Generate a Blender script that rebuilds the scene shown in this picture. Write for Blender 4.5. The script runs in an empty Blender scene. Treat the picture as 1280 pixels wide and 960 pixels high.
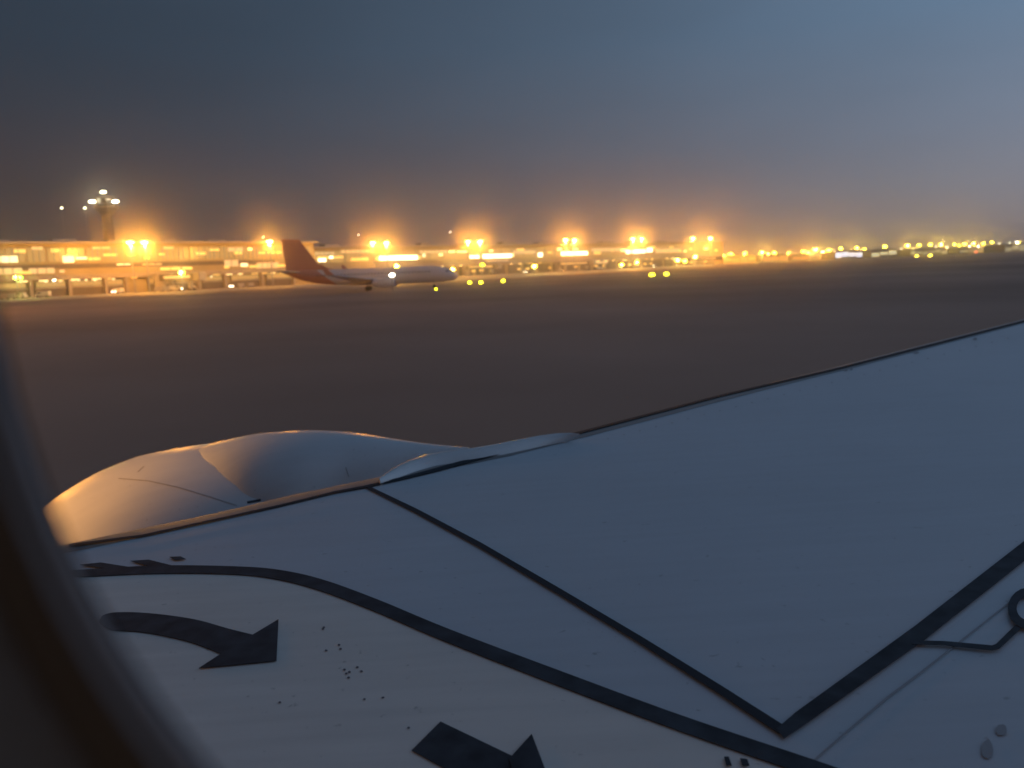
import bpy, math, random
from mathutils import Vector, Matrix
from mathutils.bvhtree import BVHTree
random.seed(7)
S = bpy.context.scene
COL = S.collection

# ------------------------------------------------------------------ camera
F = 1000.0                                   # focal length in pixels of a 1280 wide frame
EYE = Vector((0, 0, 4.0))
HOR0, HSL = 360.0, -0.0391                   # horizon row at column 0 and its slope (the phone is held slightly tilted)
up = Vector((HSL, 1, (480 - (HOR0 + HSL * 640)) / F)).normalized()
fy = Vector((0, 0, -1)); fy = (fy - fy.dot(up) * up).normalized()
fx = fy.cross(up)
R = Matrix((fx, fy, up))                     # camera axes to world axes
cam = bpy.data.cameras.new('camera'); co = bpy.data.objects.new('camera', cam); COL.objects.link(co)
co.matrix_world = Matrix.Translation(EYE) @ R.to_4x4()
cam.sensor_width = 36; cam.lens = 36 * F / 1280
cam.clip_start = 0.01; cam.clip_end = 30000
cam.dof.use_dof = True; cam.dof.focus_distance = 2.7; cam.dof.aperture_fstop = 3.0
S.camera = co

def ray(px, py):
    return (R @ Vector((px - 640, 480 - py, -F))).normalized()
def hor(px): return HOR0 + HSL * px
def at(px, depth, py=None):                  # ground point below what pixel (px, py) sees at a distance along +Y
    d = ray(px, hor(px) if py is None else py); return Vector((d.x / d.y * depth, depth, 0))
def zat(px, py, depth):
    d = ray(px, py); return EYE.z + d.z / d.y * depth

# ------------------------------------------------------------------ sky
W = bpy.data.worlds.new('World'); S.world = W; W.use_nodes = True
nt = W.node_tree; N = nt.nodes; L = nt.links
bg = N['Background']
tc = N.new('ShaderNodeTexCoord'); sep = N.new('ShaderNodeSeparateXYZ'); L.new(tc.outputs['Generated'], sep.inputs[0])
ramp = N.new('ShaderNodeValToRGB'); L.new(sep.outputs['Z'], ramp.inputs[0])
cr = ramp.color_ramp
SKY = [(0.0, (.122, .106, .112)), (.05, (.112, .110, .124)), (.13, (.093, .112, .148)), (.25, (.070, .110, .165)), (.5, (.060, .096, .152)), (1.0, (.050, .087, .150))]
cr.elements[0].position = 0; cr.elements[0].color = (*SKY[0][1], 1)
cr.elements[1].position = 1; cr.elements[1].color = (*SKY[-1][1], 1)
for p, c in SKY[1:-1]:
    e = cr.elements.new(p); e.color = (*c, 1)
dot = N.new('ShaderNodeVectorMath'); dot.operation = 'DOT_PRODUCT'; L.new(tc.outputs['Generated'], dot.inputs[0])
dot.inputs[1].default_value = (1.0, -.08, 0)
ml = N.new('ShaderNodeMath'); ml.operation = 'MULTIPLY_ADD'; L.new(dot.outputs['Value'], ml.inputs[0]); ml.inputs[1].default_value = 1.55; ml.inputs[2].default_value = 0.0
ex = N.new('ShaderNodeMath'); ex.operation = 'EXPONENT'; L.new(ml.outputs[0], ex.inputs[0])
nz = N.new('ShaderNodeTexNoise'); nz.inputs['Scale'].default_value = 2.2; nz.inputs['Detail'].default_value = 3
mp = N.new('ShaderNodeMapping'); mp.inputs['Scale'].default_value = (1, 1, 3.5); L.new(tc.outputs['Generated'], mp.inputs[0]); L.new(mp.outputs[0], nz.inputs['Vector'])
nr = N.new('ShaderNodeMapRange'); L.new(nz.outputs[0], nr.inputs[0]); nr.inputs[1].default_value = .3; nr.inputs[2].default_value = .7; nr.inputs[3].default_value = .93; nr.inputs[4].default_value = 1.07
mm = N.new('ShaderNodeMath'); mm.operation = 'MULTIPLY'; L.new(ex.outputs[0], mm.inputs[0]); L.new(nr.outputs[0], mm.inputs[1])
sc_ = N.new('ShaderNodeVectorMath'); sc_.operation = 'SCALE'; L.new(ramp.outputs[0], sc_.inputs[0]); L.new(mm.outputs[0], sc_.inputs['Scale'])
L.new(sc_.outputs[0], bg.inputs[0]); bg.inputs[1].default_value = 1.0

S.view_settings.view_transform = 'Standard'; S.view_settings.look = 'None'
S.view_settings.exposure = 0; S.view_settings.gamma = 1
S.cycles.use_denoising = True
S.cycles.max_bounces = 6; S.cycles.diffuse_bounces = 3; S.cycles.glossy_bounces = 3; S.cycles.volume_bounces = 1
S.cycles.transparent_max_bounces = 12
S.cycles.sample_clamp_indirect = 4
HAZE = (0.00048, (1.0, .92, .92), .965)

# ------------------------------------------------------------------ helpers
def mat(name, col, rough=.6, metal=0, emit=None, es=0, noise=0, nscale=5, bump=0, coat=0, spec=.5):
    m = bpy.data.materials.new(name); m.use_nodes = True
    n = m.node_tree.nodes; l = m.node_tree.links; p = n['Principled BSDF']
    p.inputs['Base Color'].default_value = (*col, 1); p.inputs['Roughness'].default_value = rough; p.inputs['Metallic'].default_value = metal
    p.inputs['Specular IOR Level'].default_value = spec; p.inputs['Coat Weight'].default_value = coat
    if emit: p.inputs['Emission Color'].default_value = (*emit, 1); p.inputs['Emission Strength'].default_value = es
    if noise or bump:
        t = n.new('ShaderNodeTexCoord'); z = n.new('ShaderNodeTexNoise'); z.inputs['Scale'].default_value = nscale; z.inputs['Detail'].default_value = 6
        l.new(t.outputs['Object'], z.inputs['Vector'])
        if noise:
            r = n.new('ShaderNodeMapRange'); l.new(z.outputs[0], r.inputs[0]); r.inputs[1].default_value = .3; r.inputs[2].default_value = .7
            r.inputs[3].default_value = 1 - noise; r.inputs[4].default_value = 1 + noise
            v = n.new('ShaderNodeVectorMath'); v.operation = 'SCALE'; v.inputs[0].default_value = col; l.new(r.outputs[0], v.inputs['Scale']); l.new(v.outputs[0], p.inputs['Base Color'])
        if bump:
            b = n.new('ShaderNodeBump'); b.inputs['Strength'].default_value = bump; b.inputs['Distance'].default_value = .02; l.new(z.outputs[0], b.inputs['Height']); l.new(b.outputs[0], p.inputs['Normal'])
    return m

class MB:
    def __init__(s): s.v = []; s.f = []
    def box(s, a, b, M=None):
        i = len(s.v)
        for z in (a[2], b[2]):
            for x, y in ((a[0], a[1]), (b[0], a[1]), (b[0], b[1]), (a[0], b[1])):
                s.v.append(Vector((x, y, z)) if M is None else M @ Vector((x, y, z)))
        s.f += [tuple(i + k for k in q) for q in ((3, 2, 1, 0), (4, 5, 6, 7), (0, 1, 5, 4), (1, 2, 6, 5), (2, 3, 7, 6), (3, 0, 4, 7))]
        return s
    def tube(s, p, q, r0, r1=None, n=8):
        p, q = Vector(p), Vector(q); r1 = r0 if r1 is None else r1
        d = (q - p).normalized(); a = d.orthogonal().normalized(); b = d.cross(a); i = len(s.v)
        for c, r in ((p, r0), (q, r1)):
            for k in range(n):
                t = 2 * math.pi * k / n; s.v.append(c + a * math.cos(t) * r + b * math.sin(t) * r)
        for k in range(n): s.f.append((i + k, i + (k + 1) % n, i + n + (k + 1) % n, i + n + k))
        s.f.append(tuple(i + n - 1 - k for k in range(n))); s.f.append(tuple(i + n + k for k in range(n)))
        return s
    def ball(s, c, r, n=10, m=6, sc=(1, 1, 1)):
        c = Vector(c); i = len(s.v)
        s.v.append(c + Vector((0, 0, r * sc[2])))
        for j in range(1, m):
            th = math.pi * j / m
            for k in range(n):
                ph = 2 * math.pi * k / n; s.v.append(c + Vector((math.sin(th) * math.cos(ph) * r * sc[0], math.sin(th) * math.sin(ph) * r * sc[1], math.cos(th) * r * sc[2])))
        s.v.append(c - Vector((0, 0, r * sc[2]))); e = len(s.v) - 1
        for k in range(n):
            s.f.append((i, i + 1 + k, i + 1 + (k + 1) % n)); s.f.append((e, e - n + (k + 1) % n, e - n + k))
        for j in range(m - 2):
            for k in range(n):
                a = i + 1 + j * n; s.f.append((a + k, a + n + k, a + n + (k + 1) % n, a + (k + 1) % n))
        return s
    def loft(s, rings, cap=True, closed=True):
        i = len(s.v); n = len(rings[0])
        for r in rings: s.v += [Vector(p) for p in r]
        for j in range(len(rings) - 1):
            for k in range(n if closed else n - 1):
                a = i + j * n; s.f.append((a + k, a + (k + 1) % n, a + n + (k + 1) % n, a + n + k))
        if cap:
            s.f.append(tuple(i + n - 1 - k for k in range(n))); a = i + (len(rings) - 1) * n; s.f.append(tuple(a + k for k in range(n)))
        return s
    def poly(s, pts):
        i = len(s.v); s.v += [Vector(p) for p in pts]; s.f.append(tuple(range(i, i + len(pts)))); return s
    def build(s, name, m, parent=None, smooth=False, bevel=0, solid=0):
        me = bpy.data.meshes.new(name); me.from_pydata([tuple(v) for v in s.v], [], s.f); me.update()
        o = bpy.data.objects.new(name, me); COL.objects.link(o); me.materials.append(m)
        if smooth:
            me.polygons.foreach_set('use_smooth', [True] * len(me.polygons))
            if hasattr(me, 'set_sharp_from_angle'): me.set_sharp_from_angle(angle=math.radians(50))
        if solid: d = o.modifiers.new('solid', 'SOLIDIFY'); d.thickness = solid; d.offset = -1
        if bevel: d = o.modifiers.new('bevel', 'BEVEL'); d.width = bevel; d.segments = 2; d.limit_method = 'ANGLE'
        if parent: o.parent = parent
        return o

def tag(o, label=None, cat=None, group=None, kind=None):
    for k, v in (('label', label), ('category', cat), ('group', group), ('kind', kind)):
        if v: o[k] = v
    return o
def thing(name, label, cat, loc=(0, 0, 0), rz=0, group=None):
    o = bpy.data.objects.new(name, None); COL.objects.link(o); o.location = loc; o.rotation_euler = (0, 0, rz); o.empty_display_size = .3
    return tag(o, label, cat, group)
def children(o): return [c for c in bpy.data.objects if c.parent is o]
def copy_tree(o, parent=None):
    kids = children(o); c = o.copy()
    if o.data and o.type == 'LIGHT': c.data = o.data
    COL.objects.link(c); c.parent = parent
    for k in kids: copy_tree(k, c)
    return c

ORD = ['first', 'second', 'third', 'fourth', 'fifth', 'sixth', 'seventh', 'eighth', 'ninth', 'tenth', 'eleventh', 'twelfth', 'thirteenth',
       'fourteenth', 'fifteenth', 'sixteenth', 'seventeenth', 'eighteenth', 'nineteenth', 'twentieth', 'twenty-first', 'twenty-second', 'twenty-third']

# ------------------------------------------------------------------ materials
M = {}
M['asphalt'] = mat('asphalt', (.37, .245, .185), .9, spec=.1, noise=.25, nscale=.02)
M['apron'] = mat('apron concrete', (.34, .31, .27), .75, noise=.12, nscale=.05)
M['stand_line'] = mat('taxiway paint', (.55, .40, .05), .6)
M['facade'] = mat('facade cladding', (.46, .37, .19), .6, noise=.12, nscale=.15)
M['dark_facade'] = mat('dark cladding', (.16, .13, .10), .6, noise=.15, nscale=.2)
M['concrete'] = mat('concrete', (.42, .36, .28), .8, noise=.15, nscale=.3)
M['roof'] = mat('roof metal', (.45, .42, .36), .5)
M['glass'] = mat('terminal glass', (.20, .16, .10), .25, emit=(1, .60, .16), es=.42)
M['lit'] = mat('lit window', (.8, .75, .6), .4, emit=(1, .86, .48), es=1.5)
M['lit_dim'] = mat('dim lit window', (.7, .6, .4), .4, emit=(1, .72, .30), es=.45)
M['strip'] = mat('fluorescent strip', (.9, .9, .8), .4, emit=(1, .92, .58), es=3.6)
M['steel'] = mat('galvanised steel', (.35, .34, .32), .5, .4)
M['sodium'] = mat('sodium lamp', (.9, .7, .3), .4, emit=(1, .60, .10), es=60)
M['amber'] = mat('amber lamp', (.9, .6, .1), .4, emit=(1, .68, .03), es=42)
M['yellow'] = mat('yellow lamp', (.9, .9, .1), .4, emit=(1, .95, .02), es=14)
M['green'] = mat('green lamp', (.2, .9, .1), .4, emit=(.25, 1, .04), es=12)
M['white_lamp'] = mat('white lamp', (.9, .9, .9), .4, emit=(1, .88, .62), es=30)
M['cool_lamp'] = mat('tower lamp', (.9, .9, .9), .4, emit=(1, .95, .60), es=22)
M['pale_lamp'] = mat('pale lamp', (.9, .9, .8), .4, emit=(1, .86, .5), es=22)
M['red_lamp'] = mat('red lamp', (.9, .1, .1), .4, emit=(1, .10, .07), es=6)
M['dark'] = mat('dark rubber', (.02, .02, .022), .7)
M['van_white'] = mat('van paint', (.62, .60, .56), .4, coat=.3)
M['jet_white'] = mat('airliner white paint', (.62, .57, .55), .45, coat=.2)
M['jet_red'] = mat('airliner red paint', (.56, .24, .16), .5, coat=.2)
M['wheel'] = mat('tyre', (.025, .025, .025), .8)
M['vehicle_glass'] = mat('vehicle glass', (.03, .035, .04), .1)
M['tree'] = mat('far foliage', (.035, .04, .025), .9, noise=.3, nscale=.05)

# ------------------------------------------------------------------ ground
def struct(o): o['kind'] = 'structure'; return o
struct(MB().poly([(-9000, -3000, 0), (9000, -3000, 0), (9000, 9000, 0), (-9000, 9000, 0)]).build('ground', M['asphalt']))
AP = [(-600, 60), (-300, 110), (-190, 165), (-142, 222), (-132, 250), (-89, 284), (0, 322), (30, 372), (89, 500), (150, 580), (260, 760), (420, 1000), (420, 1500), (-600, 1500)]
struct(MB().poly([(x, y, .004) for x, y in AP]).build('apron', M['apron']))
# far low wooded rise along the horizon
rv = []; rf = []; n = 160
for i in range(n + 1):
    a = math.radians(20 + 140 * i / n); d = 3300
    h = 9 + 7 * math.sin(i * .31) * math.sin(i * .11 + 1) + random.uniform(0, 4) + (16 if i < 50 else 0) * (1 - i / 50)
    rv += [(math.cos(a) * (d - 150), math.sin(a) * (d - 150), .01), (math.cos(a) * d, math.sin(a) * d, h), (math.cos(a) * (d + 400), math.sin(a) * (d + 400), .01)]
    if i: b = 3 * i; rf += [(b - 3, b, b + 1, b - 2), (b - 2, b + 1, b + 2, b - 1)]
mb = MB(); mb.v = [Vector(v) for v in rv]; mb.f = rf
tag(mb.build('treeline', M['tree'], smooth=True), kind='structure')

# ------------------------------------------------------------------ terminal buildings
def facade_frame(p, q):
    p, q = Vector((*p, 0)), Vector((*q, 0)); d = (q - p).normalized()
    return p, d, math.atan2(d.y, d.x)
def along(px, p, d):                          # distance along a facade line of what column px sees
    d_ = ray(px, hor(px) - 5); u = d_.x / d_.y
    return (u * p.y - p.x) / (d.x - u * d.y)
def depth_at(px, p, d): return p.y + d.y * along(px, p, d)

# near terminal (left)
pA, dA, rA = facade_frame((-191, 298), (-115, 385))
tA = thing('terminal_building', 'long flat-roofed airport terminal glowing amber at left behind the twin floodlight masts', 'terminal', pA, rA)
sA = lambda px: along(px, pA, dA)
def zA(px, py): return zat(px, py, depth_at(px, pA, dA))
x0, x1 = -95, sA(395)
MB().box((x0, .6, 0), (x1, 38, 20.2)).build('wall', M['facade'], tA)
MB().box((x0 - 1, -2.5, 20.2), (x1 + 1, 39, 21.0)).build('roof', M['roof'], tA, bevel=.1)
MB().box((x0, -1.6, 6.3), (x1, .6, 8.1)).build('canopy', M['concrete'], tA, bevel=.1)
MB().box((x0, .2, 10.6), (sA(345), .6, 12.3)).build('spandrel_band', M['dark_facade'], tA)
# upper glazing in bays between mullions
x = x0 + 1; i = 0
while x < x1 - 7:
    f = MB().box((x, .35, 13.2), (x + 6.2, .6, 18.6)).build('window', M['glass'], tA)
    for k in (1, 2):
        MB().box((x + 6.2 * k / 3 - .12, .15, 13.2), (x + 6.2 * k / 3 + .12, .34, 18.6)).build('mullion', M['steel'], f)
    x += 7.2; i += 1
for a, b, c, d, m in ((-6, 27, 320, 328, 'lit'), (82, 97, 320, 328, 'lit'), (98, 113, 321, 324, 'lit'), (-6, 31, 335, 343, 'lit_dim'), (38, 71, 335, 342, 'lit_dim'),
                      (76, 83, 337, 341, 'lit_dim'), (282, 300, 325, 333, 'lit_dim'), (302, 312, 329, 333, 'lit'), (322, 350, 328, 335, 'lit_dim'), (148, 166, 329.5, 331, 'lit'), (180, 205, 329.5, 331, 'lit_dim'), (288, 307, 309, 314, 'lit_dim'),
                      (45, 60, 308, 312, 'lit_dim'), (208, 222, 308, 311, 'lit'), (120, 143, 308, 311, 'lit_dim')):
    w0, w1 = sA(a), sA(b); nn = max(1, round((w1 - w0) / 3.4)); st = (w1 - w0) / nn; z0, z1 = zA((a + b) / 2, d), zA((a + b) / 2, c)
    for k in range(nn): MB().box((w0 + k * st, .05, z0), (w0 + (k + 1) * st - min(.35, st * .1), .14, z1)).build('lit_window', M[m] if random.random() < .85 or m == 'strip' else M['lit_dim'], tA)
# ground level service bays
for a, b in ((-60, -20), (-14, 34), (43, 83), (88, 128), (132, 154), (184, 212), (218, 245), (252, 278), (288, 324), (332, 364)):
    bay = MB().box((sA(a), -.05, .05), (sA(b), .59, 5.9)).build('service_bay', M['dark_facade'], tA)
    MB().box((sA(a), -.25, 3.0), (sA(b), -.06, 3.5)).build('lintel', M['concrete'], bay)
    MB().box((sA(a) + .5, -.12, 3.7), (sA(b) - .5, -.055, 5.6)).build('pane', M['glass'], bay)
    MB().box((sA(b) + .3, -1.2, 0), (sA(b) + 1.4, -.1, 6.28)).build('column', M['concrete'], tA)
for px, py in ((90, 350), (97, 350), (106, 350), (117, 350), (66, 350), (74, 351), (56, 352), (140, 349), (245, 345), (262, 346)):
    MB().box((sA(px) - .45, -1.5, zA(px, py) - .25), (sA(px) + .45, -1.3, zA(px, py) + .25)).build('bay_lamp', M['white_lamp'] if px == 66 else M['lit'], tA)
for k in range(9):
    xx = x0 + 12 + k * 22
    MB().box((xx, 10, 21), (xx + 5 + k % 3 * 2, 15, 22.2 + (k % 2) * .4)).build('rooftop_unit', M['steel'], tA)

M['gold'] = mat('golden interior', (.7, .5, .2), .4, emit=(1, .66, .14), es=1.1)
M['gold_bright'] = mat('bright golden interior', (.8, .6, .3), .4, emit=(1, .78, .30), es=2.4)
xx = x0 + 1
while xx < x1 - 6:
    if random.random() < .75:
        z = random.choice((13.6, 15.2, 16.9)); w = random.uniform(1.6, 5.6)
        MB().box((xx, .16, z), (xx + w, .33, z + random.uniform(.7, 1.5))).build('lit_window', M['gold' if random.random() < .7 else 'gold_bright'], tA)
    if random.random() < .8: MB().box((xx, -1.55, 5.9), (xx + random.uniform(.8, 3.5), -1.2, 6.27)).build('canopy_lamp', M['gold_bright' if random.random() < .5 else 'gold'], tA)
    if random.random() < .5: MB().box((xx, .03, 8.9), (xx + random.uniform(2, 5), .19, 9.9)).build('lit_window', M['gold'], tA)
    xx += random.uniform(4.5, 8)

# far terminal (centre)
pB, dB, rB = facade_frame((-119, 485), (201, 760))
tB = thing('terminal_building', 'far airport terminal pier with bright white strip windows behind the parked jet', 'terminal', pB, rB)
sB = lambda px: along(px, pB, dB)
def zB(px, py): return zat(px, py, depth_at(px, pB, dB))
x0, x1 = -40, sB(905)
MB().box((x0, .6, 0), (x1, 45, 20.3)).build('wall', M['facade'], tB)
MB().box((x0 - 1, -2, 20.3), (x1 + 1, 46, 21.2)).build('roof', M['roof'], tB, bevel=.1)
MB().box((x0, -2.2, 7.2), (x1, .6, 9.2)).build('canopy', M['concrete'], tB, bevel=.1)
x = x0 + 2
while x < x1 - 10:
    MB().box((x, .35, 11.5), (x + 9.4, .6, 18.4)).build('window', M['glass'], tB); x += 10.6
x = x0 + 3
while x < x1 - 14:
    MB().box((x, .1, .05), (x + 11.5, .59, 6.4)).build('service_bay', M['dark_facade'], tB); x += 15
for a, b, c, d, m in ((399, 409, 323, 327, 'strip'), (413, 418, 320, 323, 'strip'), (475, 523, 319.5, 325, 'strip'), (529, 533, 317, 321, 'lit'), (588, 593, 319, 323, 'strip'), (594, 600, 319, 323, 'strip'),
                      (604, 640, 317.5, 322.5, 'strip'), (673, 679, 316, 321, 'strip'), (702, 735, 314.5, 319, 'strip'), (783, 788, 312.5, 317, 'strip'), (790, 807, 312, 316.5, 'strip'), (809, 816, 310, 315, 'strip'),
                      (395, 420, 315, 318, 'lit_dim'), (428, 470, 312, 316, 'lit_dim'), (526, 560, 313, 316, 'lit_dim'), (608, 636, 325, 328, 'lit_dim'), (642, 670, 313, 317, 'lit_dim'), (720, 760, 327, 330, 'lit_dim'),
                      (820, 850, 311, 316, 'lit_dim'), (740, 778, 310, 314, 'lit_dim')):
    w0, w1 = sB(a), sB(b); nn = max(1, round((w1 - w0) / 3.4)); st = (w1 - w0) / nn; z0, z1 = zB((a + b) / 2, d), zB((a + b) / 2, c)
    for k in range(nn): MB().box((w0 + k * st, .05, z0), (w0 + (k + 1) * st - min(.35, st * .1), .14, z1)).build('lit_window', M[m] if random.random() < .85 or m == 'strip' else M['lit_dim'], tB)
for k in range(11):
    xx = x0 + 20 + k * 36
    MB().box((xx, 8, 21.2), (xx + 7 + k % 3 * 3, 15, 22.6 + (k % 2) * .5)).build('rooftop_unit', M['steel'], tB)

xx = x0 + 2
while xx < x1 - 8:
    if random.random() < .8:
        z = random.choice((12.2, 14, 16)); w = random.uniform(3, 9)
        MB().box((xx, .16, z), (xx + w, .33, z + random.uniform(1, 2.2))).build('lit_window', M['gold' if random.random() < .7 else 'gold_bright'], tB)
    if random.random() < .8: MB().box((xx, -2.15, 6.7), (xx + random.uniform(1.5, 5), -1.6, 7.17)).build('canopy_lamp', M['gold_bright' if random.random() < .5 else 'gold'], tB)
    if random.random() < .4: MB().box((xx, -.2, 2.4), (xx + random.uniform(2, 4), .09, 3.6)).build('lit_window', M['gold'], tB)
    xx += random.uniform(7, 13)

# jet bridges
def jet_bridge(loc, rz, length, label):
    t = thing('jet_bridge', label, 'jet bridge', loc, rz, 'jet bridges along the terminals')
    MB().box((0, -1.6, 4.2), (length, 1.6, 7.0)).build('tunnel', M['dark_facade'], t, bevel=.15)
    MB().tube((0, 0, 0), (0, 0, 7.3), 2.3, n=14).build('rotunda', M['concrete'], t, smooth=True)
    MB().box((length, -2.1, 3.9), (length + 3.2, 2.1, 7.3)).build('cab', M['steel'], t, bevel=.3)
    MB().box((length - 4, -1.2, .9), (length - 3.2, 1.2, 4.2)).build('lift_column', M['steel'], t)
    for s in (-1, 1): MB().tube((length - 3.6, s * 1.3, .5), (length - 3.6, s * 1.8, .5), .5, n=12).build('wheel', M['wheel'], t)
    MB().box((4, -1.7, 5.2), (length - 2, -1.62, 6.2)).build('window', M['lit_dim'], t)
for px, back, an, ln, lab in ((192, 5, -70, 20, 'jet bridge reaching out beside the twin masts at left'), (452, 6, -60, 26, 'dark jet bridge behind the white jet, just right of its red tail'),
                              (690, 6, -80, 30, 'jet bridge slanting down under the fifth floodlight pair'), (575, 6, -75, 26, 'jet bridge beyond the nose of the white jet'), (850, 6, -50, 28, 'jet bridge at the far right end of the far terminal')):
    A = px < 345
    p, d, r = (pA, dA, rA) if A else (pB, dB, rB)
    q = p + d * along(px, p, d)
    q = q + Vector((d.y, -d.x, 0)) * back
    jet_bridge(q, r + math.radians(an), ln, lab)

# control tower
tt = at(131.5, 460, 250)
T = thing('control_tower', 'tall dark control tower with pale lights around its cab at upper left', 'tower', tt)
MB().tube((0, 0, 0), (0, 0, 43), 3.4, 2.7, 16).build('shaft', M['dark_facade'], T, smooth=True)
MB().loft([[(math.cos(k * math.pi / 6) * r, math.sin(k * math.pi / 6) * r, z) for k in range(12)] for z, r in ((42, 2.8), (46, 6.2), (47, 6.3))]).build('collar', M['dark_facade'], T)
MB().loft([[(math.cos(k * math.pi / 6) * r, math.sin(k * math.pi / 6) * r, z) for k in range(12)] for z, r in ((47, 4.2), (51, 5.0))]).build('cab', M['vehicle_glass'], T)
MB().loft([[(math.cos(k * math.pi / 6) * r, math.sin(k * math.pi / 6) * r, z) for k in range(12)] for z, r in ((51, 5.5), (52.4, 4.6))]).build('roof', M['dark_facade'], T)
MB().tube((0, 0, 52.4), (0, 0, 56.3), .22, .12).build('antenna', M['steel'], T)
for (px, py, r) in ((130, 240, .95), (121, 253, 1.15), (149, 253, 1.1)):
    x = (px - 131 - (250 - py) * .039) * .455
    lm = MB().ball((x, -5.6 if py > 245 else 0, zat(px, py, 460)), r, sc=(1.7, 1, .55)).build('tower_lamp', M['cool_lamp'], T, smooth=True)
    MB().box((min(x, 0), -5.5, zat(px, py, 460) - .9), (max(x, .3), -5.2, zat(px, py, 460) - .6)).build('bracket', M['steel'], lm)
    pl = bpy.data.lights.new('tower_lamp_light', 'POINT'); pl.energy = 700; pl.color = (1, .9, .55); pl.shadow_soft_size = 1
    po = bpy.data.objects.new('tower_lamp_light', pl); COL.objects.link(po); po.parent = lm; po.location = (x, -7, zat(px, py, 460))

# ------------------------------------------------------------------ floodlight masts
SOD = (1, .39, .04)
lampdata = bpy.data.lights.new('flood_light', 'POINT'); lampdata.energy = 38000; lampdata.color = SOD; lampdata.shadow_soft_size = .8
def mast_proto():
    t = thing('floodlight_mast', '', 'floodlight mast', (0, 0, 0), 0, 'sodium floodlight masts in front of the terminals')
    MB().tube((0, 0, 0), (0, 0, 18.7), .32, .18, 8).build('pole', M['steel'], t, smooth=True)
    MB().box((-1.3, -.35, 18.7), (1.3, .35, 18.95)).build('crossbar', M['steel'], t)
    hd = MB().ball((0, -.4, 19.25), .62, 12, 6, (2.2, .8, .55)).build('lamp_head', M['sodium'], t, smooth=True)
    o = bpy.data.objects.new('flood_light', lampdata); COL.objects.link(o); o.parent = hd; o.location = (0, -.5, 17.9)
    return t
proto = mast_proto()
masts = [(163, 303, 'left one of the twin floodlight masts nearest the camera, in front of the left terminal'), (181, 303, 'right one of the twin floodlight masts nearest the camera, in front of the left terminal'),
         (337, 302, 'lone floodlight mast just left of the red tail fin'),
         (466, 303.5, 'brighter left mast of the pair rising over the white fuselage'), (483, 303.5, 'dimmer right mast of the pair rising over the white fuselage'),
         (585, 302, 'left mast of the pair above the nose of the white jet'), (600, 302, 'right mast of the pair above the nose of the white jet'),
         (707, 300, 'left mast of the pair just right of the picture centre'), (718, 300, 'right mast of the pair just right of the picture centre'),
         (791, 298.5, 'left mast of the pair second from the right end of the floodlights'), (802, 298.5, 'right mast of the pair second from the right end of the floodlights'),
         (866, 298, 'left mast of the rightmost floodlight pair'), (888, 298, 'right mast of the rightmost floodlight pair')]
for i, (px, py, lab) in enumerate(masts):
    q_ = ray(px, py); d = 15.25 / (q_.z / q_.y)
    if i in (1, 4, 6, 8, 10, 12): q_ = ray(masts[i - 1][0], py); d = 15.25 / (q_.z / q_.y)
    o = proto if i == 0 else copy_tree(proto)
    o.location = at(px, d, py); s = (zat(px, py, d)) / 19.25; o.scale = (s, s, s); o['label'] = lab
for i, (x, y) in enumerate(((-183, 250), (-226, 205), (-262, 160), (-300, 112), (-200, 60), (-118, 135), (-104, 84))):  # unseen masts beyond the left edge, added for warm light on engine and ground
    o = copy_tree(proto); o.location = (x, y, 0); o['label'] = 'unseen floodlight mast added for warm side light, %s one left of the near terminal' % ORD[i]

# ------------------------------------------------------------------ small lamps on posts
def lamp_post(px, py, depth, m, r, label, group=None, light=0, col=(1, .7, .2), sx=1.3):
    z = zat(px, py, depth); g = at(px, depth, py); z = max(z, .25)
    t = thing('lamp_post', label, 'lamp', g, 0, group)
    MB().tube((0, 0, 0), (0, 0, max(z - r * .5, .1)), .06 + r * .1, n=6).build('pole', M['steel'], t)
    h = MB().ball((0, 0, z), r, 10, 6, (sx, 1, .8)).build('lamp_head', M[m], t, smooth=True)
    MB().box((-r * 1.1, -r * .8, z + r * .78), (r * 1.1, r * .8, z + r * .95)).build('hood', M['steel'], t)
    if light:
        l = bpy.data.lights.new('post_light', 'POINT'); l.energy = light; l.color = col; l.shadow_soft_size = .5
        o = bpy.data.objects.new('post_light', l); COL.objects.link(o); o.parent = h; o.location = (0, -r * 1.6, z)
G = 'yellow lamps in the far row at the right'
far = [(897, 318), (914, 317.5), (931, 317), (952, 315.5), (968, 316), (1004, 314.5), (1019, 312.5), (1036, 313), (1051, 310.5), (1071, 310), (1081, 312), (1106, 308.5), (1134, 307),
       (1149, 306.5), (1163, 306), (1176, 305.5), (1193, 305.5), (1206, 305), (1217, 304.5), (1229, 304.5), (1240, 303)]
for i, (px, py) in enumerate(far):
    lamp_post(px, py, 900 + 260 * i / 20 + random.uniform(-20, 20), 'amber', (1.6 if i not in (6, 7, 11) else 2.1) * random.uniform(.85, 1.1), '%s yellow lamp from the left in the long far row right of the floodlights' % ORD[i], G, 30000 if i % 3 == 0 else 0, (1, .62, .1))
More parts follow.
